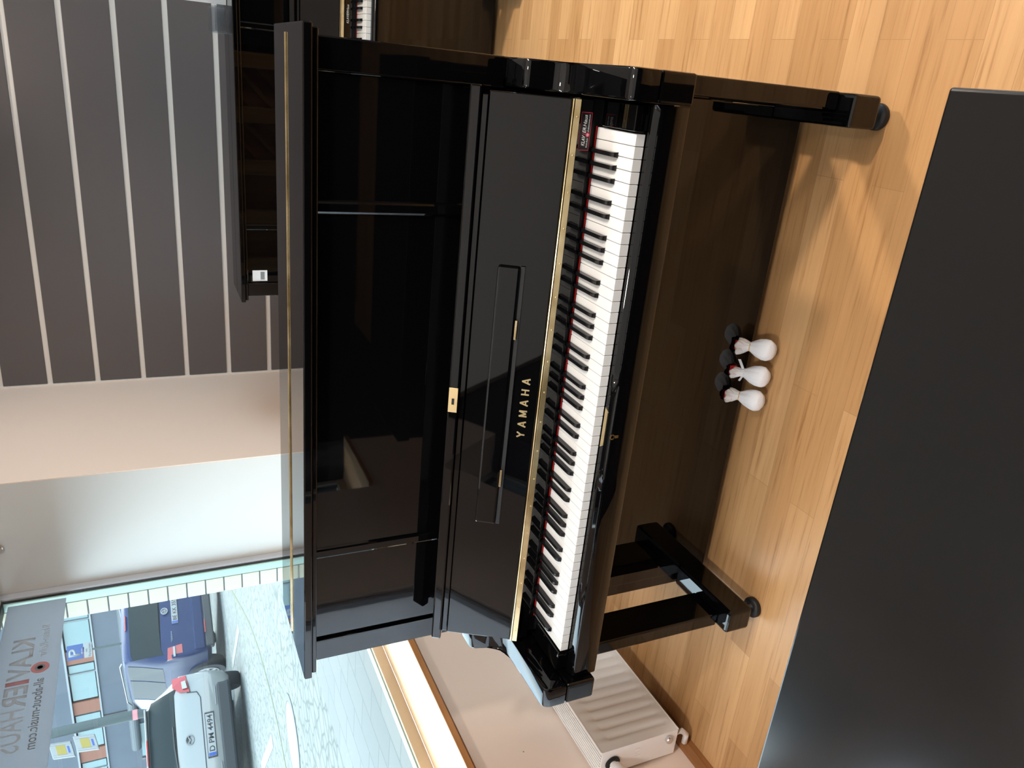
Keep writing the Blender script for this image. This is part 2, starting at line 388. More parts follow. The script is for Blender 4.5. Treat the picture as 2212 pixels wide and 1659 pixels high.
    # key slip with two long finger grooves
    def sec(x):
        def st(a, b, t): t = max(0, min(1, (t - a) / (b - a))); return t * t * (3 - 2 * t)
        g = st(0.085, 0.135, x) * (1 - st(0.655, 0.667, x)) + st(-0.11, -0.155, x) * (1 - st(-0.60, -0.63, x)) if x > 0 else st(0.10, 0.15, -x) * (1 - st(0.40, 0.46, -x))
        zt = 0.673
        pts = [(0.050, 0.640), (0.050, zt), (0.041, zt), (0.037, zt - 0.0006 - 0.003 * g), (0.034, zt - 0.001 - 0.012 * g), (0.030, zt - 0.0015 - 0.015 * g), (0.0265, zt - 0.0022 - 0.010 * g), (0.0245, zt - 0.003 - 0.0015 * g), (0.0215, zt - 0.0045), (0.0195, zt - 0.008), (0.0185, zt - 0.013), (0.0185, 0.611), (0.021, 0.6062), (0.034, 0.6062), (0.034, 0.640)]
        return [(x, y, z) for y, z in pts]
    xs = [-0.668 + 1.336 * k / 120 for k in range(121)]
    ks = MB().loft([sec(x) for x in xs]).build('key_slip', LACQ, root); smooth_by_angle(ks, 40)
    MB().prism([(-0.046, 0.049), (0.048, 0.049), (0.040, 0.0375), (-0.038, 0.0375)], 'z', 0.6728, 0.6738).build('lock_strike', GOLD, ks)
    kh = MB().lathe([(0.0062, 0), (0.0062, 0.0008), (0.0036, 0.0008), (0.0036, 0)], (-0.010, 0.0187, 0.6655), n=16, ax=Vector((0, -1, 0)))
    kh.box(-0.0132, -0.0105, 0.0179, 0.0187, 0.652, 0.6615).box(-0.0095, -0.0068, 0.0179, 0.0187, 0.652, 0.6615).box(-0.0132, -0.0068, 0.0179, 0.0187, 0.6505, 0.653)
    kh.build('keyhole', GOLD, ks)
    MB().box(-0.670, 0.670, 0.0505, 0.335, 0.6065, 0.666, 0.002).build('key_bed', LACQ, root)
    # lower case
    MB().box(-0.6855, 0.6855, 0.328, 0.343, 0.030, 0.606, 0.002).build('knee_panel', LACQ, root)
    for s in (-1, 1):
        xa, xb = sorted((s * 0.691, s * 0.7305))
        MB().box(xa, xb, 0.128, 0.236, 0.1255, 0.615, 0.004).build('leg', LACQ, root)
        xa, xb = sorted((s * 0.657, s * 0.7295))
        te = MB().box(xa, xb, 0.0845, 0.3345, 0.040, 0.125, 0.010, 3).build('toe_block', LACQ, root)
        MB().lathe([(0.027, 0.0), (0.030, 0.003), (0.030, 0.013), (0.027, 0.017), (0.018, 0.019), (0.014, 0.022), (0.012, 0.0405)], (s * 0.686, 0.118, 0), n=28).build('caster', BLACKM, te, True)
    for cx in (0.065, -0.010, -0.085):
        p = MB().loft([[(cx - hw, y, z0), (cx + hw, y, z0), (cx + hw, y, z1), (cx - hw, y, z1)] for y, hw, z0, z1 in ((0.33, 0.011, 0.062, 0.070), (0.285, 0.009, 0.046, 0.052), (0.264, 0.012, 0.037, 0.043), (0.252, 0.010, 0.035, 0.041))]).build('pedal', BRASS, root)
        MB().box(cx - 0.013, cx + 0.013, 0.319, 0.3270, 0.072, 0.092, 0.001).build('pedal_felt', REDFELT, p)
    # wooden back
    bk = MB().box(-0.686, 0.686, 0.575, 0.583, 0.05, H - 0.04).build('soundboard', SPRUCE, root)
    for k in range(9):
        x0 = -0.62 + k * 0.14
        f = lambda u, a, b, x0=x0: (x0 + u * 0.72 + a * 0.69, 0.5832 + b, 0.20 + u * 0.69 - a * 0.72)
        if x0 + 0.5 < 0.9: MB().fbox(f, 0.0, min(1.1, (0.66 - x0) / 0.72), -0.012, 0.012, 0, 0.022).build('rib', SPRUCE, bk)
    for x0 in (-0.64, -0.32, 0.0, 0.32, 0.64): MB().box(x0 - 0.045, x0 + 0.045, 0.606, 0.66, 0.06, H - 0.06, 0.004).build('back_post', SPRUCE, root)
    return ns

P1 = thing('upright_piano', 'large black lacquered upright piano in the middle with open keyboard and three bagged pedals', 'piano')
ns = build_piano(P1, 1.269)
# shop sticker on the name strip, right of the middle
stx = 0.603
stk = MB().box(stx - 0.037, stx + 0.037, 0.1862, 0.1866, 0.7178, 0.7426).build('sticker', mat('red_sticker_border', (0.50, 0.03, 0.05), 0.5), ns)
MB().box(stx - 0.0357, stx + 0.0357, 0.1859, 0.1862, 0.7190, 0.7414).build('sticker_face', mat('sticker_black', (0.006, 0.006, 0.007), 0.4), ns)
fx, fz = (1, 0, 0), (0, 0, 1)
k_ = 0.80
def stt(t_, m_, dx, z, w_, h_, sh, b_=0.0): text_mesh('sticker_text', t_, m_, ns, (stx + dx * k_, 0.1857, z), fx, fz, w_ * k_, h_, 0.0002, shear=sh, bold=b_)
stt('KLAV', WHITE, -0.022, 0.7325, 0.026, 0.0080, 0.25, 0.02); stt('I', REDPRINT, -0.0065, 0.7325, 0.004, 0.0080, 0.25, 0.02)
stt('ER', WHITE, 0.003, 0.7325, 0.014, 0.0080, 0.25, 0.02); stt('Haus', WHITE, 0.026, 0.7325, 0.028, 0.0080, 0.25)
stt('Rhein-Ruhr', WHITE, -0.027, 0.7238, 0.024, 0.0034, 0.2); stt('all-about-music.com', WHITE, 0.020, 0.7238, 0.042, 0.0034, 0.2)
MB().cyl((stx - 0.0062, 0.1858, 0.7240), 0.0042, 0, 0.0003, n=16, ax=Vector((0, -1, 0))).build('sticker_logo', REDPRINT, ns)
MB().lathe([(0.0022, 0.0003), (0.0022, 0.0005), (0.0012, 0.0005), (0.0012, 0.0003)], (stx - 0.0062, 0.1858, 0.7240), n=14, ax=Vector((0, -1, 0))).build('sticker_logo_ring', WHITE, ns)

P2 = thing('upright_piano', 'lower black upright piano standing behind against the grey slatted wall', 'piano', (0.375, 2.03, 0))
ns2 = build_piano(P2, 1.170, False)
MB().box(-0.66, -0.61, 0.3440, 0.3448, 1.05, 1.115).build('sticker', WHITE, P2)
MB().box(-0.653, -0.617, 0.3436, 0.3440, 1.062, 1.080).build('sticker_barcode', mat('grey_barcode', (0.25, 0.25, 0.26), 0.6), P2)
text_mesh('sticker_text', 'KLAVIERHaus', WHITE, ns2, (stx - 0.11, 0.186, 0.7345), fx, fz, 0.07, 0.0095, 0.0002, shear=0.25)

# closed console piano in the foreground
P3 = thing('console_piano', 'closed black console piano in the right foreground with a wide flat glossy top', 'piano', (0, 0, 0))
MB().box(-0.632, 0.7255, -1.04, -0.608, 0.690, 0.735, 0.004, 3).build('top', SATIN, P3)
MB().box(-0.60, 0.695, -0.64, -0.625, 0.08, 0.6895).build('back_panel', SATIN, P3)
for s in (-1, 1):
    xa, xb = sorted((0.0465 + s * 0.6495, 0.0465 + s * 0.672)); MB().box(xa, xb, -1.02, -0.615, 0.0, 0.6895, 0.003).build('side_panel', SATIN, P3)
MB().box(-0.602, 0.695, -1.02, -0.641, 0.56, 0.6895, 0.003).build('key_bed', SATIN, P3)

# pedal bags
def bag(cx, label, tie, sc=1.0, dx=0.0, mouth=0.030, seed=1):
    t = thing('pedal_bag', label, 'pedal cover', (cx, 0, 0), 0, 'cotton bags over the pedals')
    secs = [(0.192, 0.004, 0.004, 0.048), (0.195, 0.018, 0.016, 0.048), (0.202, 0.028, 0.023, 0.049), (0.216, 0.034, 0.027, 0.050), (0.235, 0.034, 0.027, 0.053), (0.258, 0.028, 0.023, 0.059), (0.275, 0.021, 0.019, 0.065),
            (0.286, 0.0155, 0.0145, 0.070), (0.291, 0.0145, 0.0135, 0.074), (0.297, mouth * 0.68, 0.0155, 0.080), (0.304, mouth * 0.9, 0.016, 0.088), (0.309, mouth, 0.0165, 0.097), (0.311, mouth * 1.03, 0.0165, 0.103), (0.308, mouth * 0.9, 0.013, 0.100), (0.302, mouth * 0.6, 0.009, 0.090)]
    n = 36; rings = []
    for i, (y, wx, hz, zc) in enumerate(secs):
        ring = []
        for k in range(n):
            a = 2 * math.pi * k / n
            pl = 1 + (0.06 if i > 4 else 0.015) * math.sin(a * 9 + seed) + 0.05 * noise.noise(Vector((math.cos(a) * 2, math.sin(a) * 2, i * 0.5 + seed * 7)))
            sq = 1.0 if i > 6 else (abs(math.cos(a)) ** 6 * 0.06 + 1)
            ring.append((math.cos(a) * wx * pl * sq * sc + dx * (i / 14), 0.318 - (0.311 - y) * 0.70 + 0.003 * math.sin(a * 5 + seed) * (i > 10), 0.084 + (zc - 0.103) * 0.86 + math.sin(a) * hz * pl * sc))
        rings.append(ring)
    MB().loft(rings).build('bag', CLOTH, t, True)
    if tie == 'band':
        MB().lathe([(0.0122, -0.0012), (0.0136, -0.0012), (0.0136, 0.0012), (0.0122, 0.0012)], (dx * 0.55, 0.3020, 0.0578), n=24, ax=Vector((0, 0.8, 0.6))).build('rubber_band', RUBBER, t, True)
    else:
        MB().lathe([(0.0122, -0.0012), (0.0133, -0.0012), (0.0133, 0.0012), (0.0122, 0.0012)], (dx * 0.55, 0.3020, 0.0578), n=24, ax=Vector((0, 0.8, 0.6))).build('drawstring', CLOTH, t, True)
        MB().fbox(lambda u, a, b: (0.006 + u * 0.85 + a * 0.3, 0.302 + u * 0.2 - a, 0.066 + b + u * 0.45), 0, 0.032, -0.005, 0.005, -0.0006, 0.0006).build('tie_end', CLOTH, t)
        MB().fbox(lambda u, a, b: (-0.017 - u * 0.8, 0.303 + u * 0.2 - a, 0.062 + b + u * 0.3), 0, 0.018, -0.0035, 0.0035, -0.0006, 0.0006).build('tie_end', CLOTH, t)
    return t
bag(0.072, 'white cotton pedal bag with rubber band, nearest the right leg of the black piano', 'band', 0.83, -0.012, 0.028, 1)
bag(-0.006, 'white cotton pedal bag tied with ribbon ends, middle of the three', 'tie', 0.83, -0.012, 0.019, 2)
bag(-0.078, 'white cotton pedal bag with rubber band, nearest the radiator', 'band', 0.83, -0.008, 0.026, 3)

# card in a clear stand on the far piano's lid
cs = thing('card_stand', 'clear plastic card stand with a white card on the far black piano lid', 'card holder', (0.80, 2.53, 1.1705), R(-12))
MB().box(-0.05, 0.05, -0.024, 0.030, 0.0, 0.010, 0.004).box(-0.05, 0.05, -0.024, -0.018, 0.0105, 0.075, 0.0025).box(-0.05, 0.05, 0.006, 0.011, 0.0105, 0.060, 0.002).box(-0.05, 0.05, 0.025, 0.030, 0.0105, 0.045, 0.002).build('holder', CLEARP, cs)
MB().box(0.058, 0.20, 0.004, 0.0055, 0.002, 0.17).build('card', WHITE, cs)

# ------------------------------------------------------------------ room shell
XW = -1.345
fl = struct(MB().box(-1.60, 3.6, -4.2, 3.25, -0.06, 0.0).build('floor', OAK))
struct(MB().box(-1.75, 3.7, -4.3, 3.35, 2.75, 2.85).build('ceiling', CEILM))
def wallbox(name, boxes, m):
    b = MB()
    for q in boxes: b.box(*q)
    return struct(b.build(name, m))
SZ = 0.745   # underside of sill
WT = 2.262   # window head
wallbox('wall_left', [(-1.72, XW, 0.10, 2.13, 0.0, SZ - 0.025), (-1.45, XW, -0.02, 0.10, 0.0, 2.75), (-1.72, -1.455, 0.055, 0.0985, 0.0, 2.75), (-1.72, XW, 0.10, 2.13, WT, 2.75), (-1.45, XW, -0.66, -0.02, 2.25, 2.75),
                      (-1.45, XW, -1.52, -0.66, 0.0, 2.75), (-1.72, XW, -2.08, -1.52, 0.0, 0.565), (-1.72, XW, -2.08, -1.52, WT, 2.75)], BEIGE)
wallbox('wall_left_rear', [(-1.72, XW, -4.3, -2.08, 0.0, 2.75)], DARKW)
# projecting pier between window and slatted wall: white face to the window, beige flank
struct(MB().box(-1.70, -1.066, 2.13, 2.15, 0.0, 2.75).build('wall_pier_front', REVEAL))
struct(MB().box(-1.70, -1.06, 2.1505, 3.3, 0.0, 2.75).build('wall_pier', BEIGE))
struct(MB().box(-1.0655, -1.060, 2.13, 2.1504, 0.0, 2.75).build('trim_1', BEIGE))
# slatted back wall
zl = [0.035 + 0.225 * k for k in range(13)]
sl = MB()
for a, b in zip([-0.19] + zl, zl + [2.96]): 
    lo, hi = a + 0.013, b - 0.013
    if hi > 2.75: hi = 2.75
    lo = max(lo, 0.0)
    if hi - lo > 0.01: sl.box(-1.05, 3.6, 3.20, 3.22, lo, hi, 0.0015)
wb = struct(sl.build('wall_back', SLATM))
g = MB()
for z in zl:
    if z < 2.7: g.box(-1.05, 3.6, 3.208, 3.219, z - 0.0125, z + 0.0125)
g.build('aluminium_inserts', ALU, wb)
MB().box(-1.06, 3.7, 3.2205, 3.3, 0.0, 2.75).build('backing', DARKW, wb)
struct(MB().box(-1.0595, -1.0505, 3.192, 3.22, 0.0, 2.75).build('trim_2', ALU))
wallbox('wall_right', [(3.6, 3.7, -4.3, 0.3, 0.0, 2.75), (3.6, 3.7, 2.8, 3.35, 0.0, 2.75), (3.6, 3.7, 0.3, 2.8, 0.0, 0.7), (3.6, 3.7, 0.3, 2.8, 2.3, 2.75)], REVEAL)
w3 = bpy.data.objects.new('fill_window', None); COL.objects.link(w3); w3['kind'] = 'structure'  # opening added in the unseen right wall as fill light
MB().box(3.62, 3.68, 0.3, 0.35, 0.7, 2.3).box(3.62, 3.68, 2.75, 2.8, 0.7, 2.3).box(3.62, 3.68, 0.351, 2.749, 0.7, 0.75).box(3.62, 3.68, 0.351, 2.749, 2.25, 2.3).box(3.62, 3.68, 1.52, 1.58, 0.751, 2.249).build('frame', FRAMEG, w3)
MB().box(3.648, 3.654, 0.351, 2.749, 0.751, 2.249).build('pane', GLASS, w3)
struct(MB().box(-1.72, 3.7, -4.3, -4.2, 0.0, 2.75).build('wall_front', DARKW))
# skirting
sk = [( XW, 0.0), (XW + 0.022, 0.0), (XW + 0.022, 0.022), (XW + 0.012, 0.040), (XW, 0.042)]
struct(MB().prism(sk, 'y', 0.0, 2.129).build('baseboard_left', BASEW))

# windows
def window(name, y0, y1, z0, z1, sill, nm=2):
    w = bpy.data.objects.new(name, None); COL.objects.link(w); w['kind'] = 'structure'
    X0, X1 = -1.665, -1.60
    f = MB(); f.box(X0, X1, y0, y1, z0, z0 + 0.045, 0.003); f.build('bottom_rail', FRAMEB, w)
    MB().box(X1 - 0.012, X1 - 0.006, y0 + 0.04, y1 - 0.04, z0 + 0.0215, z0 + 0.0235).build('rail_groove', GASKET, w)
    f = MB(); f.box(X0, X1, y1 - 0.040, y1, z0 + 0.046, z1, 0.003).box(X0, X1, y0, y0 + 0.04, z0 + 0.046, z1, 0.003).box(X0, X1, y0 + 0.0405, y1 - 0.0405, z1 - 0.04, z1, 0.003); f.build('frame', FRAMEG, w)
    MB().box(X0 + 0.004, X1 - 0.010, y0 + 0.0405, y0 + 0.046, z0 + 0.046, z1 - 0.0405).box(X0 + 0.004, X1 - 0.010, y1 - 0.046, y1 - 0.0405, z0 + 0.046, z1 - 0.0405).box(X0 + 0.004, X1 - 0.010, y0 + 0.046, y1 - 0.046, z1 - 0.046, z1 - 0.0405).build('gasket', GASKET, w)
    MB().box(X0 + 0.008, X1 - 0.018, y1 - 0.054, y1 - 0.0462, z0 + 0.046, z1 - 0.047).box(X0 + 0.008, X1 - 0.018, y0 + 0.046, y1 - 0.055, z0 + 0.046, z0 + 0.050).build('spacer', SPACER, w)
    MB().box(-1.632, -1.626, y0 + 0.0405, y1 - 0.0405, z0 + 0.0455, z1 - 0.0405).build('pane', GLASS, w)
    if sill:
        MB().box(-1.5995, XW + 0.022, y0, y1, z0 - 0.022, z0, 0.0015).build('window_sill', SILLW, w)
        MB().box(XW + 0.0225, XW + 0.026, y0, y1, z0 - 0.022, z0 - 0.0005).build('sill_edge', SILLE, w)
    return w
window('window_1', 0.10, 2.129, 0.757, WT, True)
window('window_2', -2.079, -1.521, 0.587, WT, True)
d1 = bpy.data.objects.new('door_1', None); COL.objects.link(d1); d1['kind'] = 'structure'
MB().box(-1.395, -1.36, -0.659, -0.640, 0.0, 2.249, 0.003).box(-1.41, -1.35, -0.055, -0.021, 0.0, 2.249, 0.003).box(-1.41, -1.35, -0.6245, -0.0555, 2.19, 2.249, 0.003).box(-1.41, -1.35, -0.6245, -0.0555, 0.0, 0.06, 0.003).build('door_frame', FRAMEG, d1)
MB().box(-1.38, -1.374, -0.6245, -0.0555, 0.0605, 2.1895).build('door_pane', FROST, d1)

# lettered film on the inside of the glass (reads from the street)
fs = thing('window_sign', 'grey window banner film with mirrored lettering across the top of the window', 'sign', (0, 0, 0))
GX = -1.6255
MB().box(GX, GX + 0.0012, 0.15, 2.066, 1.978, 2.197).build('film', FILMG, fs)
tx, tz = (0, -1, 0), (0, 0, 1)     # seen from the room the text runs backwards: build it readable from the street (-x side)
gx = GX + 0.0013
def wtxt(s, m, yc, zc, w, h, b=0.0, sh=0.0):
    # reading direction from outside: +y ... mirrored when seen from inside
    o = text_mesh('lettering', s, m, fs, (gx, yc, zc), (0, -1, 0), (0, 0, 1), w, h, 0.0004, bold=b, shear=sh)
    return o
wtxt('KLAV', FILMT, 1.705, 2.112, 0.24, 0.078, 0.02)
wtxt('I', FILMR, 1.565, 2.112, 0.022, 0.078, 0.02)
wtxt('ER', FILMT, 1.487, 2.112, 0.115, 0.078, 0.02)
wtxt('HAUS', FILMT, 1.315, 2.112, 0.21, 0.078, 0.0)
wtxt('Rhein-Ruhr', FILMT, 1.795, 2.040, 0.20, 0.030)
wtxt('all-about-music.com', FILMK, 1.388, 2.040, 0.36, 0.034, 0.008)
MB().cyl((gx, 1.632, 2.042), 0.032, 0, 0.0005, 'x', 32).build('logo', FILMR, fs)
MB().lathe([(0.018, 0.0006), (0.018, 0.0010), (0.010, 0.0010), (0.010, 0.0006)], (gx, 1.632, 2.042), 'x', 24).build('logo_ring', PLATEW, fs)

# small round hook on the white pier
MB().lathe([(0.0, 0), (0.016, 0.0), (0.016, 0.012), (0.012, 0.016), (0.0, 0.016)], (-1.363, 2.129, 2.204), n=20, ax=Vector((0, -1, 0))).build('wall_button', CHROME)
tag(bpy.data.objects['wall_button'], 'small round metal cap on the white wall beside the window top', 'wall fitting')

# radiator
rd = thing('radiator', 'white panel radiator on the beige wall under the window sill', 'radiator', (0, 0, 0))
RX, RZ0, RZ1, RY0, RY1 = -1.232, 0.084, 0.374, 0.222, 1.42
# fluted front plate
fp = MB(); pitch = 0.0405; n = int((RY1 - RY0 - 0.05) / pitch)
NY = n * 8; zs = [RZ0, RZ0 + 0.022, RZ0 + 0.034, RZ1 - 0.052, RZ1 - 0.040, RZ1]
grid = []
for i in range(NY + 1):
    y = RY0 + 0.025 + i * (RY1 - RY0 - 0.05) / NY
    ph = (i % 8) / 8.0
    dep = -0.007 * max(0.0, min(1.0, 1.6 * (0.5 - abs(ph - 0.5)) * 2 - 0.55))
    col = []
    for k, z in enumerate(zs): col.append((RX + (dep if k in (2, 3) else 0.0), y, z))
    grid.append(col)
grid = [[(RX, RY0, z) for z in zs]] + grid + [[(RX, RY1, z) for z in zs]]
fp.loft(grid, closed=False)
smooth_by_angle(fp.build('front_plate', RADWHITE, rd), 60)
MB().box(XW + 0.012, RX - 0.030, RY0 + 0.012, RY1 - 0.012, RZ0 + 0.006, RZ1 - 0.03).build('rear_plate', RADWHITE, rd)
MB().box(XW + 0.010, RX - 0.004, RY0 - 0.001, RY0 + 0.003, RZ0 - 0.002, RZ1 - 0.002, 0.0012).build('side_cover', RADWHITE, rd)
MB().box(XW + 0.010, RX - 0.004, RY1 - 0.003, RY1 + 0.001, RZ0 - 0.002, RZ1 - 0.002, 0.0012).build('side_cover', RADWHITE, rd)
MB().box(RX - 0.006, RX + 0.001, RY0, RY1, RZ1 - 0.001, RZ1 + 0.004, 0.0015).box(RX - 0.006, RX + 0.001, RY0, RY1, RZ0 - 0.004, RZ0 + 0.001, 0.0015).box(RX - 0.012, RX - 0.001, RY0 - 0.0012, RY0 + 0.0012, RZ0, RZ1).build('rim', RADWHITE, rd)
text_mesh('embossed_mark', 'PU', RADWHITE, rd, (RX - 0.045, RY0 - 0.0010, RZ0 + 0.150), (1, 0, 0), (0, 0, 1), 0.030, 0.022, 0.0007)
gr = MB()
for k in range(8): x = XW + 0.020 + k * 0.0108; gr.box(x, x + 0.0062, RY0 + 0.004, RY1 - 0.004, RZ1 - 0.012, RZ1 - 0.001)
for y in (RY0 + 0.004, RY0 + 0.30, RY0 + 0.6, RY0 + 0.9): gr.box(XW + 0.014, RX - 0.007, y, y + 0.006, RZ1 - 0.013, RZ1 - 0.0095)
gr.box(XW + 0.011, XW + 0.016, RY0, RY1, RZ1 - 0.012, RZ1 + 0.001).build('top_grille', RADWHITE, rd)
MB().lathe([(0.013, 0), (0.013, 0.010), (0.011, 0.013), (0.0, 0.013)], (RX - 0.028, RY0 - 0.0012, RZ0 + 0.035), n=20, ax=Vector((0, -1, 0))).build('blank_plug', CHROME, rd, False)
MB().tube([(RX - 0.03, RY0 + 0.012, RZ0 - 0.003), (RX - 0.03, RY0 + 0.012, RZ0 - 0.03), (RX - 0.05, RY0 + 0.01, RZ0 - 0.05), (RX - 0.085, RY0 + 0.01, RZ0 - 0.05)], 0.010).build('pipe', RADWHITE, rd, True)
tv = MB().lathe([(0.012, 0), (0.012, 0.012), (0.020, 0.016), (0.023, 0.03), (0.023, 0.062), (0.019, 0.070), (0.0, 0.071)], (RX - 0.055, RY0 - 0.0015, RZ1 - 0.045), n=26, ax=Vector((0, -1, 0))).build('thermostat', RADWHITE, rd)
smooth_by_angle(tv)
MB().lathe([(0.020, 0), (0.026, 0.001), (0.026, 0.005), (0.020, 0.006)], (RX - 0.055, RY0 - 0.0013, RZ1 - 0.045), n=26, ax=Vector((0, -1, 0))).build('valve_ring', BLACKM, rd)
MB().lathe([(0.003, 0), (0.0, 0.003)], (XW, 0.4, 0.55), n=10, axis='x').build('wall_plug_hole', mat('hole_grey', (0.3, 0.28, 0.27), 0.8))
bpy.data.objects['wall_plug_hole']['kind'] = 'structure'

# ------------------------------------------------------------------ street
GZ = 0.74
struct(MB().box(-60, -3.0, -20, 60, GZ - 0.3, GZ).build('cobbled_street', COBBLE))
struct(MB().box(-2.999, -1.73, -1.2, 60, GZ - 0.8, GZ + 0.002).box(-2.999, -1.73, -20, -1.201, GZ - 0.8, 0.22).build('pavement', PAVER))  # second box sunk outside the second window to brighten its reflection
# cream stone jamb outside the window
tj = MB()
for k in range(20):
    z = GZ + k * 0.083
    tj.box(-1.752, -1.671, 2.09, 2.16, z + 0.003, z + 0.080, 0.002)
tj = struct(tj.build('trim_3', TILE))
MB().box(-1.750, -1.672, 2.094, 2.3, GZ, GZ + 1.66).build('mortar', PIPEG, tj)

def place(e, x, y, heading_n, z=GZ):
    """rear normal heading_n -> local +x"""
    e.location = (x, y, z); e.rotation_euler = (0, 0, math.atan2(heading_n[1], heading_n[0]))

def wheel(parent, x, y, r=0.31, w=0.2, side=1):
    t = MB().lathe([(r * 0.62, -w / 2), (r * 0.96, -w / 2), (r, -w / 2 + 0.03), (r, w / 2 - 0.03), (r * 0.96, w / 2), (r * 0.62, w / 2)], (x, y, r), 'y', 28).build('wheel', TYRE, parent, False)
    smooth_by_angle(t)
    h = MB(); yy = y + side * (w / 2 - 0.004)
    h.lathe([(r * 0.63, -0.01), (r * 0.63, 0.015), (r * 0.55, 0.02), (r * 0.55, -0.01)], (x, yy, r), n=28, ax=Vector((0, side, 0)))
    h.cyl((x, yy, r), r * 0.16, -0.01, 0.015, n=14, ax=Vector((0, side, 0)))
    for k in range(7):
        a = 2 * math.pi * k / 7
        f = lambda u, q, b, a=a: (x + u * math.cos(a) - q * math.sin(a), yy + side * b, r + u * math.sin(a) + q * math.cos(a))
        h.fbox(f, r * 0.1, r * 0.6, -0.025, 0.025, -0.01, 0.014)
    h.build('hub_cap', HUB, t)

def car_ring(sec):
    x, zb, zm, zt, wb_, wm, wt = sec
    half = [(wb_ * 0.9, zb), (wb_, zb + 0.08), (wm, (zb + zm) / 2 + 0.05), (wm * 0.99, zm), (wt + (wm - wt) * 0.35, zm + (zt - zm) * 0.55), (wt, zt - 0.05), (wt * 0.88, zt - 0.010), (wt * 0.4, zt)]
    return [Vector((x, y, z)) for y, z in half] + [Vector((x, -y, z)) for y, z in half[::-1]]
def car_body(secs, m, root, name='body'):
    """secs: (x, zbottom, zbelt, ztop, wbottom, wbelt, wtop)"""
    return smooth_by_angle(MB().loft([car_ring(q) for q in secs]).build(name, m, root), 38)
def car_patch(secs, root, name, m, xa, xb, i0, i1, off=0.008, nx=8, t0=0.0, t1=1.0):
    """a pane that follows the body: ring points i0..i1 between the stations xa and xb"""
    def ring(x):
        for p, q in zip(secs, secs[1:]):
            if p[0] >= x >= q[0]:
                t = (p[0] - x) / (p[0] - q[0])
                a, b = car_ring(p), car_ring(q)
                return [u.lerp(v, t) for u, v in zip(a, b)]
    rows = []
    for k in range(nx + 1):
        rg = ring(xa + (xb - xa) * k / nx)
        row = rg[i0:i1 + 1]
        a, b = row[0].lerp(row[1], t0), row[-2].lerp(row[-1], t1)
        rows.append([a] + row[1:-1] + [b])
    n_, m_ = len(rows), len(rows[0]); mid = Vector((-1.8, 0, 0.8))
    def nrm(i, j):
        d1 = rows[min(i + 1, n_ - 1)][j] - rows[max(i - 1, 0)][j]; d2 = rows[i][min(j + 1, m_ - 1)] - rows[i][max(j - 1, 0)]
        n = d1.cross(d2)
        n = n.normalized() if n.length > 1e-9 else Vector((0, 0, 1))
        return n if n.dot(rows[i][j] - mid) > 0 else -n
    out = [[rows[i][j] + nrm(i, j) * off for j in range(m_)] for i in range(n_)]
    inn = [[rows[i][j] - nrm(i, j) * 0.004 for j in range(m_)] for i in range(n_)]
    rings = [out[i] + inn[i][::-1] for i in range(n_)]
    return smooth_by_angle(MB().loft(rings).build(name, m, root), 40)

# --- white hatchback, seen square from behind
MZ = thing('hatchback_car', 'white hatchback parked outside, seen from behind with its number plate', 'car')
MS = [(0.035, 0.30, 0.54, 0.60, 0.70, 0.76, 0.70), (0.02, 0.24, 0.60, 0.66, 0.76, 0.81, 0.73), (-0.01, 0.22, 0.72, 0.78, 0.79, 0.835, 0.72), (-0.05, 0.22, 0.84, 0.91, 0.80, 0.845, 0.71), (-0.09, 0.22, 0.93, 1.00, 0.81, 0.85, 0.70), (-0.24, 0.22, 0.99, 1.22, 0.81, 0.85, 0.655), (-0.42, 0.22, 1.00, 1.43, 0.81, 0.85, 0.61),
      (-0.52, 0.22, 1.00, 1.465, 0.81, 0.85, 0.605), (-0.9, 0.22, 0.98, 1.485, 0.81, 0.85, 0.60), (-1.9, 0.22, 0.94, 1.47, 0.81, 0.85, 0.60), (-2.7, 0.22, 0.92, 1.05, 0.81, 0.85, 0.66), (-3.7, 0.24, 0.72, 0.78, 0.78, 0.80, 0.62), (-3.88, 0.3, 0.6, 0.64, 0.6, 0.65, 0.5)]
car_body(MS, WHITECAR, MZ)
bs = MB().box(-0.12, 0.045, -0.66, 0.66, 0.20, 0.43, 0.05, 3).build('bumper_insert', CARPLASTIC, MZ)
car_patch(MS, MZ, 'rear_window', CARGLASS, -0.115, -0.40, 5, 10)
for i0, i1, a_, b_ in ((3, 5, 0.1, 0.7), (10, 12, 0.3, 0.9)): car_patch(MS, MZ, 'side_window', CARGLASS, -0.75, -2.3, i0, i1, 0.006, 6, a_, b_)
MB().box(-0.52, -0.365, -0.56, 0.56, 1.435, 1.465, 0.012).build('spoiler', WHITECAR, MZ)
MB().box(-0.372, -0.355, -0.16, 0.16, 1.438, 1.460, 0.003).build('high_brake_light', TAILRED, MZ)
for s in (-1, 1):
    q = [(-0.01, s * 0.60, 0.80), (-0.06, s * 0.83, 0.84), (-0.16, s * 0.83, 1.04), (-0.11, s * 0.71, 1.04), (-0.05, s * 0.62, 0.94)]
    c = Vector((0.0, 0, 0)); tl = MB().loft([[Vector(p) - Vector((0.06, 0, 0)) for p in q], [Vector(p) + Vector((0.022, 0, 0)) for p in q]]).build('tail_light', TAILRED, MZ)
    q2 = [(0.0, s * 0.655, 0.83), (-0.035, s * 0.76, 0.85), (-0.055, s * 0.755, 0.91), (-0.02, s * 0.655, 0.90)]
    MB().loft([[Vector(p) - Vector((0.02, 0, 0)) for p in q2], [Vector(p) + Vector((0.03, 0, 0)) for p in q2]]).build('light_lens', SILVER, tl)
MB().box(-0.02, 0.052, -0.60, -0.36, 0.432, 0.445, 0.003).box(-0.02, 0.052, 0.36, 0.60, 0.432, 0.445, 0.003).build('bumper_strip', SILVER, MZ)
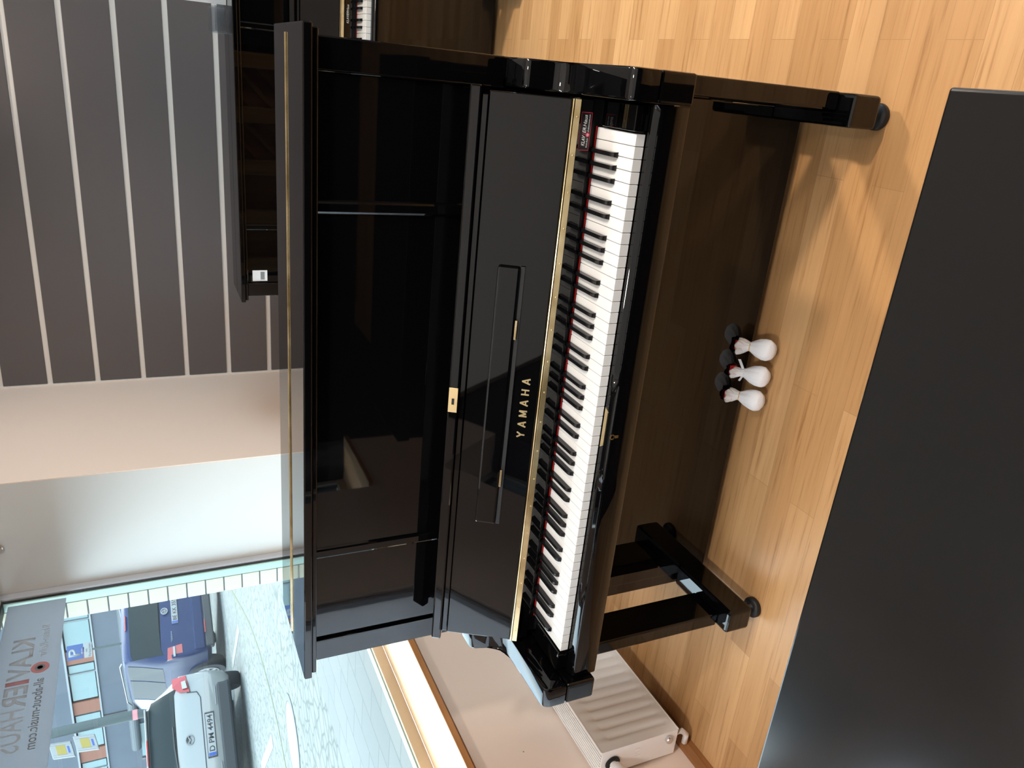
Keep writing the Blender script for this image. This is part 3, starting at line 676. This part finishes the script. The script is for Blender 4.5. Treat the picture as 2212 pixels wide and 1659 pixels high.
MB().tube([(-0.02, -0.60, 0.84), (0.016, -0.58, 0.70), (0.024, -0.50, 0.655), (0.024, 0.50, 0.655), (0.016, 0.58, 0.70), (-0.02, 0.60, 0.84)], 0.007, 6).build('hatch_seam', CARPLASTIC, MZ)
pl = MB().box(0.03, 0.050, -0.265, 0.265, 0.495, 0.61, 0.004).build('number_plate', PLATEW, MZ)
MB().box(0.02, 0.046, -0.285, 0.285, 0.485, 0.62, 0.004).build('plate_holder', CARPLASTIC, MZ)
MB().box(0.0502, 0.0512, -0.262, -0.222, 0.499, 0.606).build('plate_band', PLATEB, MZ)
rx, rz_ = (0, 1, 0), (0, 0, 1)
text_mesh('plate_text', 'D PM 4494', INK, pl, (0.0504, 0.022, 0.552), rx, rz_, 0.455, 0.078, 0.001, bold=0.012)
lg = MB().lathe([(0.062, 0), (0.062, 0.03), (0.050, 0.03), (0.050, 0)], (-0.035, 0.0, 0.85), 'x', 28).build('emblem', SILVER, MZ)
MB().tube([(-0.012, -0.05, 0.865), (-0.010, -0.025, 0.865), (-0.008, 0.0, 0.838), (-0.010, 0.025, 0.865), (-0.012, 0.05, 0.865)], 0.008, 6).build('emblem_wing', SILVER, lg)
for s in (-1, 1):
    wheel(MZ, -0.62, s * 0.73, 0.295, 0.19, s); wheel(MZ, -3.05, s * 0.73, 0.295, 0.19, s)
MB().tube([(-0.10, -0.30, 1.04), (-0.115, -0.05, 1.065), (-0.12, 0.22, 1.07)], 0.012, 6).build('wiper', CARPLASTIC, MZ)
MB().box(-0.74, -0.60, -0.015, 0.015, 1.485, 1.54, 0.006).build('antenna_fin', CARPLASTIC, MZ)

# --- blue van, left side in view
VW = thing('van_car', 'dark blue people carrier parked outside, leftward side and rear in view', 'car')
VS = [(0.02, 0.34, 0.56, 0.62, 0.78, 0.84, 0.78), (0.005, 0.28, 0.66, 0.74, 0.84, 0.88, 0.80), (-0.015, 0.25, 0.90, 0.98, 0.86, 0.895, 0.79), (-0.05, 0.25, 1.04, 1.12, 0.87, 0.90, 0.775), (-0.13, 0.25, 1.09, 1.42, 0.87, 0.90, 0.745), (-0.22, 0.25, 1.10, 1.70, 0.87, 0.90, 0.715), (-0.34, 0.25, 1.10, 1.785, 0.87, 0.90, 0.705),
      (-0.6, 0.24, 1.08, 1.81, 0.87, 0.90, 0.70), (-2.2, 0.24, 1.05, 1.80, 0.87, 0.90, 0.70), (-2.7, 0.24, 1.03, 1.70, 0.87, 0.90, 0.69), (-3.5, 0.24, 1.0, 1.12, 0.87, 0.90, 0.72), (-4.2, 0.26, 0.82, 0.88, 0.84, 0.85, 0.66), (-4.4, 0.3, 0.66, 0.70, 0.66, 0.70, 0.55)]
car_body(VS, BLUECAR, VW)
car_patch(VS, VW, 'rear_window', CARGLASS, -0.055, -0.205, 5, 10)
MB().box(-0.26, -0.205, -0.14, 0.14, 1.705, 1.725, 0.004).build('high_brake_light', TAILRED, VW)
MB().box(-0.05, 0.045, -0.83, 0.83, 0.36, 0.56, 0.03, 3).build('rear_bumper', BLUECAR, VW)
MB().box(-0.10, 0.03, -0.80, 0.80, 0.20, 0.36, 0.03, 3).build('bumper_insert', CARPLASTIC, VW)
MB().box(0.03, 0.05, -0.55, -0.30, 0.335, 0.355, 0.003).box(0.03, 0.05, 0.30, 0.55, 0.335, 0.355, 0.003).build('reflector', TAILRED, VW)
for s in (-1, 1):
    tl = MB().loft([[(-0.03, s * 0.66, 0.76), (-0.08, s * 0.885, 0.76), (-0.09, s * 0.89, 1.04), (-0.06, s * 0.68, 1.02)], [(0.022, s * 0.665, 0.765), (-0.01, s * 0.888, 0.765), (-0.035, s * 0.893, 1.03), (-0.015, s * 0.685, 1.015)]]).build('tail_light', TAILRED, VW)
    MB().box(-0.03, 0.018, min(s * 0.685, s * 0.865), max(s * 0.685, s * 0.865), 0.885, 0.925, 0.004).build('light_lens', SILVER, tl)
    wheel(VW, -0.86, s * 0.835, 0.34, 0.21, s); wheel(VW, -3.6, s * 0.835, 0.33, 0.21, s)
    for a, b, nm in ((-0.42, -1.05, 'rear_side_window'), (-1.10, -2.02, 'side_window'), (-2.07, -2.68, 'front_side_window')):
        car_patch(VS, VW, nm, WINTEAL if nm == 'front_side_window' else CARGLASS, a, b, 3 if s > 0 else 10, 5 if s > 0 else 12, 0.006, 6, 0.08 if s > 0 else 0.15, 0.85 if s > 0 else 0.92)
    MB().tube([(-0.35, s * 0.66, 1.80), (-0.5, s * 0.66, 1.845), (-2.3, s * 0.66, 1.845), (-2.5, s * 0.66, 1.79)], 0.014, 8).build('roof_rail', SILVER, VW)
    MB().box(-1.35, -1.15, min(s * 0.90, s * 0.93), max(s * 0.90, s * 0.93), 0.90, 0.935, 0.01).build('door_handle', SILVER, VW)
pl = MB().box(0.0, 0.022, -0.26, 0.26, 0.80, 0.91, 0.004).build('number_plate', PLATEW, VW)
MB().box(0.0225, 0.0235, -0.257, -0.215, 0.803, 0.907).build('plate_band', PLATEB, VW)
text_mesh('plate_text', 'BE KK 3558', INK, pl, (0.0228, 0.025, 0.855), rx, rz_, 0.45, 0.072, 0.001, bold=0.012)
lg = MB().lathe([(0.062, 0), (0.062, 0.016), (0.050, 0.016), (0.050, 0)], (0.006, 0.0, 1.03), 'x', 28).build('emblem', SILVER, VW)
text_mesh('emblem_letters', 'V', SILVER, lg, (0.012, 0.0, 1.055), rx, rz_, 0.05, 0.042, 0.006, bold=0.02)
text_mesh('emblem_letters', 'W', SILVER, lg, (0.012, 0.0, 1.008), rx, rz_, 0.075, 0.046, 0.006, bold=0.02)
text_mesh('model_lettering', 'TOURAN', SILVER, VW, (0.004, -0.50, 0.93), rx, rz_, 0.20, 0.028, 0.003, bold=0.01)

place(MZ, -7.755, 7.22, (0.78, -0.62))
place(VW, -8.78, 11.39, (0.88, -0.475)); MZ.scale = (1, 1, 0.87); VW.scale = (1, 1, 0.94)

# a grey car further back
GC = thing('estate_car', 'grey car half hidden behind the white hatchback', 'car')
GS = [(0.0, 0.4, 0.8, 0.9, 0.66, 0.78, 0.6), (-0.15, 0.26, 0.95, 1.15, 0.8, 0.85, 0.62), (-0.7, 0.24, 0.96, 1.46, 0.81, 0.86, 0.6), (-2.0, 0.24, 0.95, 1.47, 0.81, 0.86, 0.6), (-2.9, 0.24, 0.92, 1.02, 0.81, 0.86, 0.66), (-4.0, 0.26, 0.75, 0.8, 0.76, 0.8, 0.6)]
car_body(GS, GREYCAR, GC)
car_patch(GS, GC, 'windscreen', WINTEAL, -2.1, -2.85, 5, 10)
for i0, i1 in ((3, 5), (10, 12)): car_patch(GS, GC, 'side_window', CARGLASS, -0.8, -2.1, i0, i1, 0.006, 6, 0.1, 0.9)
for s in (-1, 1):
    wheel(GC, -0.8, s * 0.76, 0.31, 0.2, s); wheel(GC, -3.3, s * 0.76, 0.31, 0.2, s)
place(GC, -18.6, 16.4, (-0.2, 0.98))

# facade opposite
FA = thing('office_building', 'grey building across the street with a band of windows and timber panels', 'building', (0, 22, 0))
MB().box(-40, -10.5, 0.0, 6.0, GZ, 3.98).box(-40, -10.5, 0.0, 6, 4.82, 8.2).build('wall', FACADE, FA)
MB().box(-40, -10.5, 0.22, 6, 3.98, 4.82).build('window_back', FACADE, FA)
x = -26.0; k = 0
while x < -11.0:
    w_ = 1.05
    MB().box(x, x + w_, 0.06, 0.12, 4.04, 4.76).build('window', WINTEAL, FA)
    MB().box(x + w_ + 0.04, x + w_ + 0.06, 0.02, 0.12, 4.0, 4.8).build('mullion', WTRIM, FA)
    MB().box(x + w_ + 0.08, x + w_ + 0.38, 0.06, 0.12, 4.04, 4.76).build('window', WINTEAL, FA)
    MB().box(x + w_ + 0.46, x + w_ + 0.98, 0.03, 0.10, 4.0, 4.8).build('timber_panel', ORANGEW, FA)
    x += w_ + 1.05
MB().box(-40, -10.5, -0.05, 0.03, 4.80, 4.86).box(-40, -10.5, -0.05, 0.03, 3.95, 4.0).build('band_trim', WTRIM, FA)
MB().cyl((-15.6, -0.16, 3.05), 0.16, -6.5, 6.5, 'x', 16).build('duct', PIPEG, FA)
MB().box(-16.2, -16.1, -0.03, 0.02, GZ, 3.95).box(-20.6, -20.5, -0.03, 0.02, GZ, 3.95).build('wall_joint', GASKET, FA)
MB().box(-22.8, -21.2, -0.03, 0.04, GZ, 2.9).build('shop_window', WINTEAL, FA)

# parking sign on its post
PS = thing('parking_sign', 'blue P parking sign with arrow and white plate below, outside behind the blue car', 'sign', (-14.12, 17.48, 0.714), math.atan2(0.66, 0.75))
MB().cyl((0, 0.03, 0), 0.03, GZ, 3.42, 'z', 12).build('post', POLEG, PS)
MB().box(-0.185, 0.185, -0.006, 0.0, 3.035, 3.405, 0.004).build('blue_panel', SIGNB, PS)
MB().box(-0.185, 0.185, -0.006, 0.0, 2.835, 3.015, 0.004).build('white_panel', SIGNW, PS)
text_mesh('letter', 'P', SIGNW, PS, (-0.01, -0.0065, 3.235), (1, 0, 0), (0, 0, 1), 0.19, 0.27, 0.001, bold=0.02)
MB().box(-0.05, 0.07, -0.008, -0.0065, 3.062, 3.074).prism([(-0.075, 3.068), (-0.035, 3.043), (-0.035, 3.055), (-0.05, 3.068), (-0.035, 3.081), (-0.035, 3.093)], 'y', -0.008, -0.0065).build('arrow', SIGNW, PS)
text_mesh('plate_text', 'mit', INK, PS, (0, -0.0065, 2.965), (1, 0, 0), (0, 0, 1), 0.08, 0.045, 0.001)
text_mesh('plate_text', 'Parkschein', INK, PS, (0, -0.0065, 2.89), (1, 0, 0), (0, 0, 1), 0.32, 0.055, 0.001)

# lamp post with two poster boxes
LP = thing('lamp_post', 'green-grey stickered lamp post outside behind the white hatchback', 'lamp post', (-13.35, 13.95, 0))
MB().cyl((0, 0, 0), 0.105, GZ, 6.5, 'z', 18).build('post', POLEG, LP, False)
MB().cyl((0, 0, 0), 0.108, 2.05, 2.3, 'z', 18).build('poster', SIGNW, LP)
MB().cyl((0, 0, 0), 0.109, 2.45, 2.55, 'z', 18).build('red_sticker', mat('pale_red_sticker', (0.35, 0.12, 0.13), 0.6), LP)
for i, (zc, dx, lb) in enumerate(((3.85, -0.22, 'white box sign with yellow sheet, upper one beside the lamp post'), (3.38, -0.15, 'white box sign with yellow sheet, lower one beside the lamp post'))):
    bx = thing('poster_box', lb, 'sign', (-13.55 - (0 if i else 0.1), 13.66 + (0 if i else 0.06), zc + 0.1), math.atan2(0.66, 0.75) + 0.15, 'poster boxes on the lamp post')
    f = lambda u, a, b: (1.3 * (u + 0.1 * b), a, 1.3 * (b + 0.25 * u))
    MB().fbox(f, -0.13, 0.13, -0.02, 0.10, -0.16, 0.16, 0.01).build('case', SIGNW, bx)
    MB().fbox(f, -0.075, 0.075, -0.024, -0.0205, -0.06, 0.075).build('yellow_sheet', YELLOW, bx)
    MB().fbox(f, -0.105, -0.085, -0.03, -0.0205, -0.15, 0.15).fbox(f, 0.085, 0.105, -0.03, -0.0205, -0.15, 0.15).build('rail', PLATEW, bx)
    MB().fbox(f, -0.06, 0.05, -0.024, -0.0205, -0.115, -0.085).build('blue_print', PLATEB, bx)
    MB().tube([(0.0, 0.10, 0.02), (0.18, 0.22, 0.02)], 0.012, 8).build('bracket', POLEG, bx)

# road furniture
mh = thing('manhole_cover', 'round iron manhole cover in the pale cobbles outside', 'manhole cover', (-4.52, 3.72, GZ))
MB().lathe([(0.36, 0.0), (0.36, 0.006), (0.30, 0.006), (0.30, 0.002)], (0, 0, 0), n=40).build('ring', IRON, mh)
MB().cyl((0, 0, 0), 0.295, 0.0, 0.005, n=40).build('cover', mat('worn_iron', (0.105, 0.115, 0.125), 0.6), mh)
def mark(a, b, w, label):
    a = Vector((*a, 0)); b = Vector((*b, 0)); d = (b - a).normalized(); n_ = Vector((-d.y, d.x, 0)) * w / 2
    o = MB().loft([[a + n_ + Vector((0, 0, GZ)), a - n_ + Vector((0, 0, GZ)), a - n_ + Vector((0, 0, GZ + 0.004)), a + n_ + Vector((0, 0, GZ + 0.004))], [b + n_ + Vector((0, 0, GZ)), b - n_ + Vector((0, 0, GZ)), b - n_ + Vector((0, 0, GZ + 0.004)), b + n_ + Vector((0, 0, GZ + 0.004))]]).build('parking_line', PAINTW)
    tag(o, label, 'road marking')
mark((-6.80, 8.09), (-8.57, 9.42), 0.13, 'white parking line on the cobbles between the two cars')
mark((-5.73, 4.92), (-7.13, 5.89), 0.13, 'white parking line on the cobbles in front of the white car')
seam = [(-8.6, 11.8), (-7.65, 10.29), (-6.85, 9.04), (-6.15, 7.70), (-5.63, 6.64), (-5.33, 5.80), (-5.20, 5.13), (-5.15, 4.54), (-5.25, 3.9), (-5.4, 3.2)]
gl = MB().loft([[(x - 0.022, y, GZ), (x + 0.022, y, GZ), (x + 0.022, y, GZ + 0.003), (x - 0.022, y, GZ + 0.003)] for x, y in seam]).build('moss_seam', mat('mossy_joint', (0.06, 0.065, 0.035), 0.9)); gl['kind'] = 'structure'

# ------------------------------------------------------------------ light
w = bpy.data.worlds.new('sky'); S.world = w; w.use_nodes = True
bg = w.node_tree.nodes['Background']
n, l = w.node_tree.nodes, w.node_tree.links
tc = n.new('ShaderNodeTexCoord'); mp = n.new('ShaderNodeMapping'); mp.inputs['Scale'].default_value = (1, 1, 2.5)
nz_ = n.new('ShaderNodeTexNoise'); nz_.inputs['Scale'].default_value = 2.2; nz_.inputs['Detail'].default_value = 5
cr = n.new('ShaderNodeValToRGB'); cr.color_ramp.elements[0].position = 0.35; cr.color_ramp.elements[0].color = (0.56, 0.77, 1.0, 1)
cr.color_ramp.elements[1].position = 0.62; cr.color_ramp.elements[1].color = (0.90, 0.97, 1.0, 1)
l.new(tc.outputs['Generated'], mp.inputs['Vector']); l.new(mp.outputs['Vector'], nz_.inputs['Vector']); l.new(nz_.outputs['Fac'], cr.inputs['Fac']); l.new(cr.outputs['Color'], bg.inputs['Color'])
bg.inputs['Strength'].default_value = 10.0

def light(name, kind, loc, energy, color=(1, 1, 1), rot=None, target=None, **kw):
    ld = bpy.data.lights.new(name, kind); ld.energy = energy; ld.color = color
    for k, v_ in kw.items(): setattr(ld, k, v_)
    o = bpy.data.objects.new(name, ld); COL.objects.link(o); o.location = loc
    if target is not None: o.rotation_euler = (Vector(target) - Vector(loc)).to_track_quat('-Z', 'Y').to_euler()
    if rot: o.rotation_euler = rot
    return o
sun = light('sun', 'SUN', (0, 0, 10), 7.0, (1.0, 0.95, 0.86)); sun.rotation_euler = Vector((0.12, -0.70, -0.70)).to_track_quat('-Z', 'Y').to_euler(); sun.data.angle = R(0.6)
# light portals in the three wall openings
for nm, y0, y1, z0, z1 in (('portal_window', 0.14, 2.09, 0.80, 2.18), ('portal_second_window', -2.04, -1.56, 0.66, 2.18), ('portal_door', -0.62, -0.06, 0.1, 2.18)):
    p = light(nm, 'AREA', (-1.70, (y0 + y1) / 2, (z0 + z1) / 2), 1.0, target=(0, (y0 + y1) / 2, (z0 + z1) / 2), shape='RECTANGLE')
    p.data.size = y1 - y0; p.data.size_y = z1 - z0; p.data.cycles.is_portal = True
p = light('portal_fill_window', 'AREA', (3.72, 1.55, 1.5), 1.0, target=(0, 1.55, 1.5), shape='RECTANGLE'); p.data.size = 2.4; p.data.size_y = 1.5; p.data.cycles.is_portal = True
# area lights added under the ceiling as fill, no fixture known there
for nm, x_, y_, sx_, sy_, e_ in (('ceiling_fill', 1.0, -2.95, 4.6, 2.2, 27), ('ceiling_fill', 1.0, -0.9, 4.6, 1.6, 22)):
    cp = light(nm, 'AREA', (x_, y_, 2.74), e_, (1.0, 0.97, 0.93), target=(x_, y_, 0), shape='RECTANGLE'); cp.data.size = sx_; cp.data.size_y = sy_
# ceiling spots: warm ones on the right, whiter ones added as fill for the window side
WARM, NEUT = (1.0, 0.85, 0.70), (1.0, 0.95, 0.90)
for x, y, tx_, ty_, tz_, e, ang, c_ in ((2.3, 1.5, 1.6, 1.0, 0, 330, 100, WARM), (2.4, -0.4, 1.7, -0.2, 0, 320, 100, WARM), (1.2, -1.1, 0.1, 0.15, 0.1, 40, 100, NEUT), (-0.25, -1.15, -1.1, 0.5, 0.2, 135, 80, NEUT),
                                 (2.0, -0.9, -1.3, 0.8, 0.5, 200, 60, NEUT), (1.2, -0.2, -1.3, 2.1, 1.9, 100, 50, NEUT), (0.5, 1.9, -1.06, 2.7, 1.3, 55, 90, WARM), (0.6, 2.75, 0.5, 3.2, 0, 22, 95, WARM), (1.9, 2.75, 1.9, 3.2, 0, 22, 95, WARM)):
    light('spot_and_fill', 'SPOT', (x, y, 2.70), e, c_, target=(tx_, ty_, tz_), spot_size=R(ang), spot_blend=0.9, shadow_soft_size=0.10)

# ------------------------------------------------------------------ camera
C = Vector((0.6881, -1.2414, 1.5525)); yaw, pitch, roll, f = 0.4142, 0.4306, -0.0792, 1671.0
CAMDATA = None
d = Vector((-math.sin(yaw) * math.cos(pitch), math.cos(yaw) * math.cos(pitch), -math.sin(pitch)))
r0 = d.cross(Vector((0, 0, 1))).normalized(); u0 = r0.cross(d)
r = r0 * math.cos(roll) + u0 * math.sin(roll); u = -r0 * math.sin(roll) + u0 * math.cos(roll)
cd = bpy.data.cameras.new('camera'); cam = bpy.data.objects.new('camera', cd); COL.objects.link(cam)
X, Y, Z = -u, r, -d     # the picture lies on its side: its right is the room's down
cam.matrix_world = Matrix(((X.x, Y.x, Z.x, C.x), (X.y, Y.y, Z.y, C.y), (X.z, Y.z, Z.z, C.z), (0, 0, 0, 1)))
cd.sensor_fit = 'HORIZONTAL'; cd.sensor_width = 36.0; cd.lens = f / 2212 * 36.0
cd.clip_start = 0.02; cd.clip_end = 200
cd.dof.use_dof = True; cd.dof.focus_distance = 2.0; cd.dof.aperture_fstop = 18.0
S.camera = cam

vs = S.view_settings
vs.view_transform = 'Standard'; vs.look = 'None'; vs.gamma = 1.0; vs.use_curve_mapping = False; vs.exposure = -0.25
S.cycles.use_denoising = True
S.cycles.max_bounces = 10; S.cycles.diffuse_bounces = 5; S.cycles.glossy_bounces = 6; S.cycles.transparent_max_bounces = 12
S.cycles.sample_clamp_indirect = 8.0
S.cycles.caustics_reflective = False; S.cycles.caustics_refractive = False
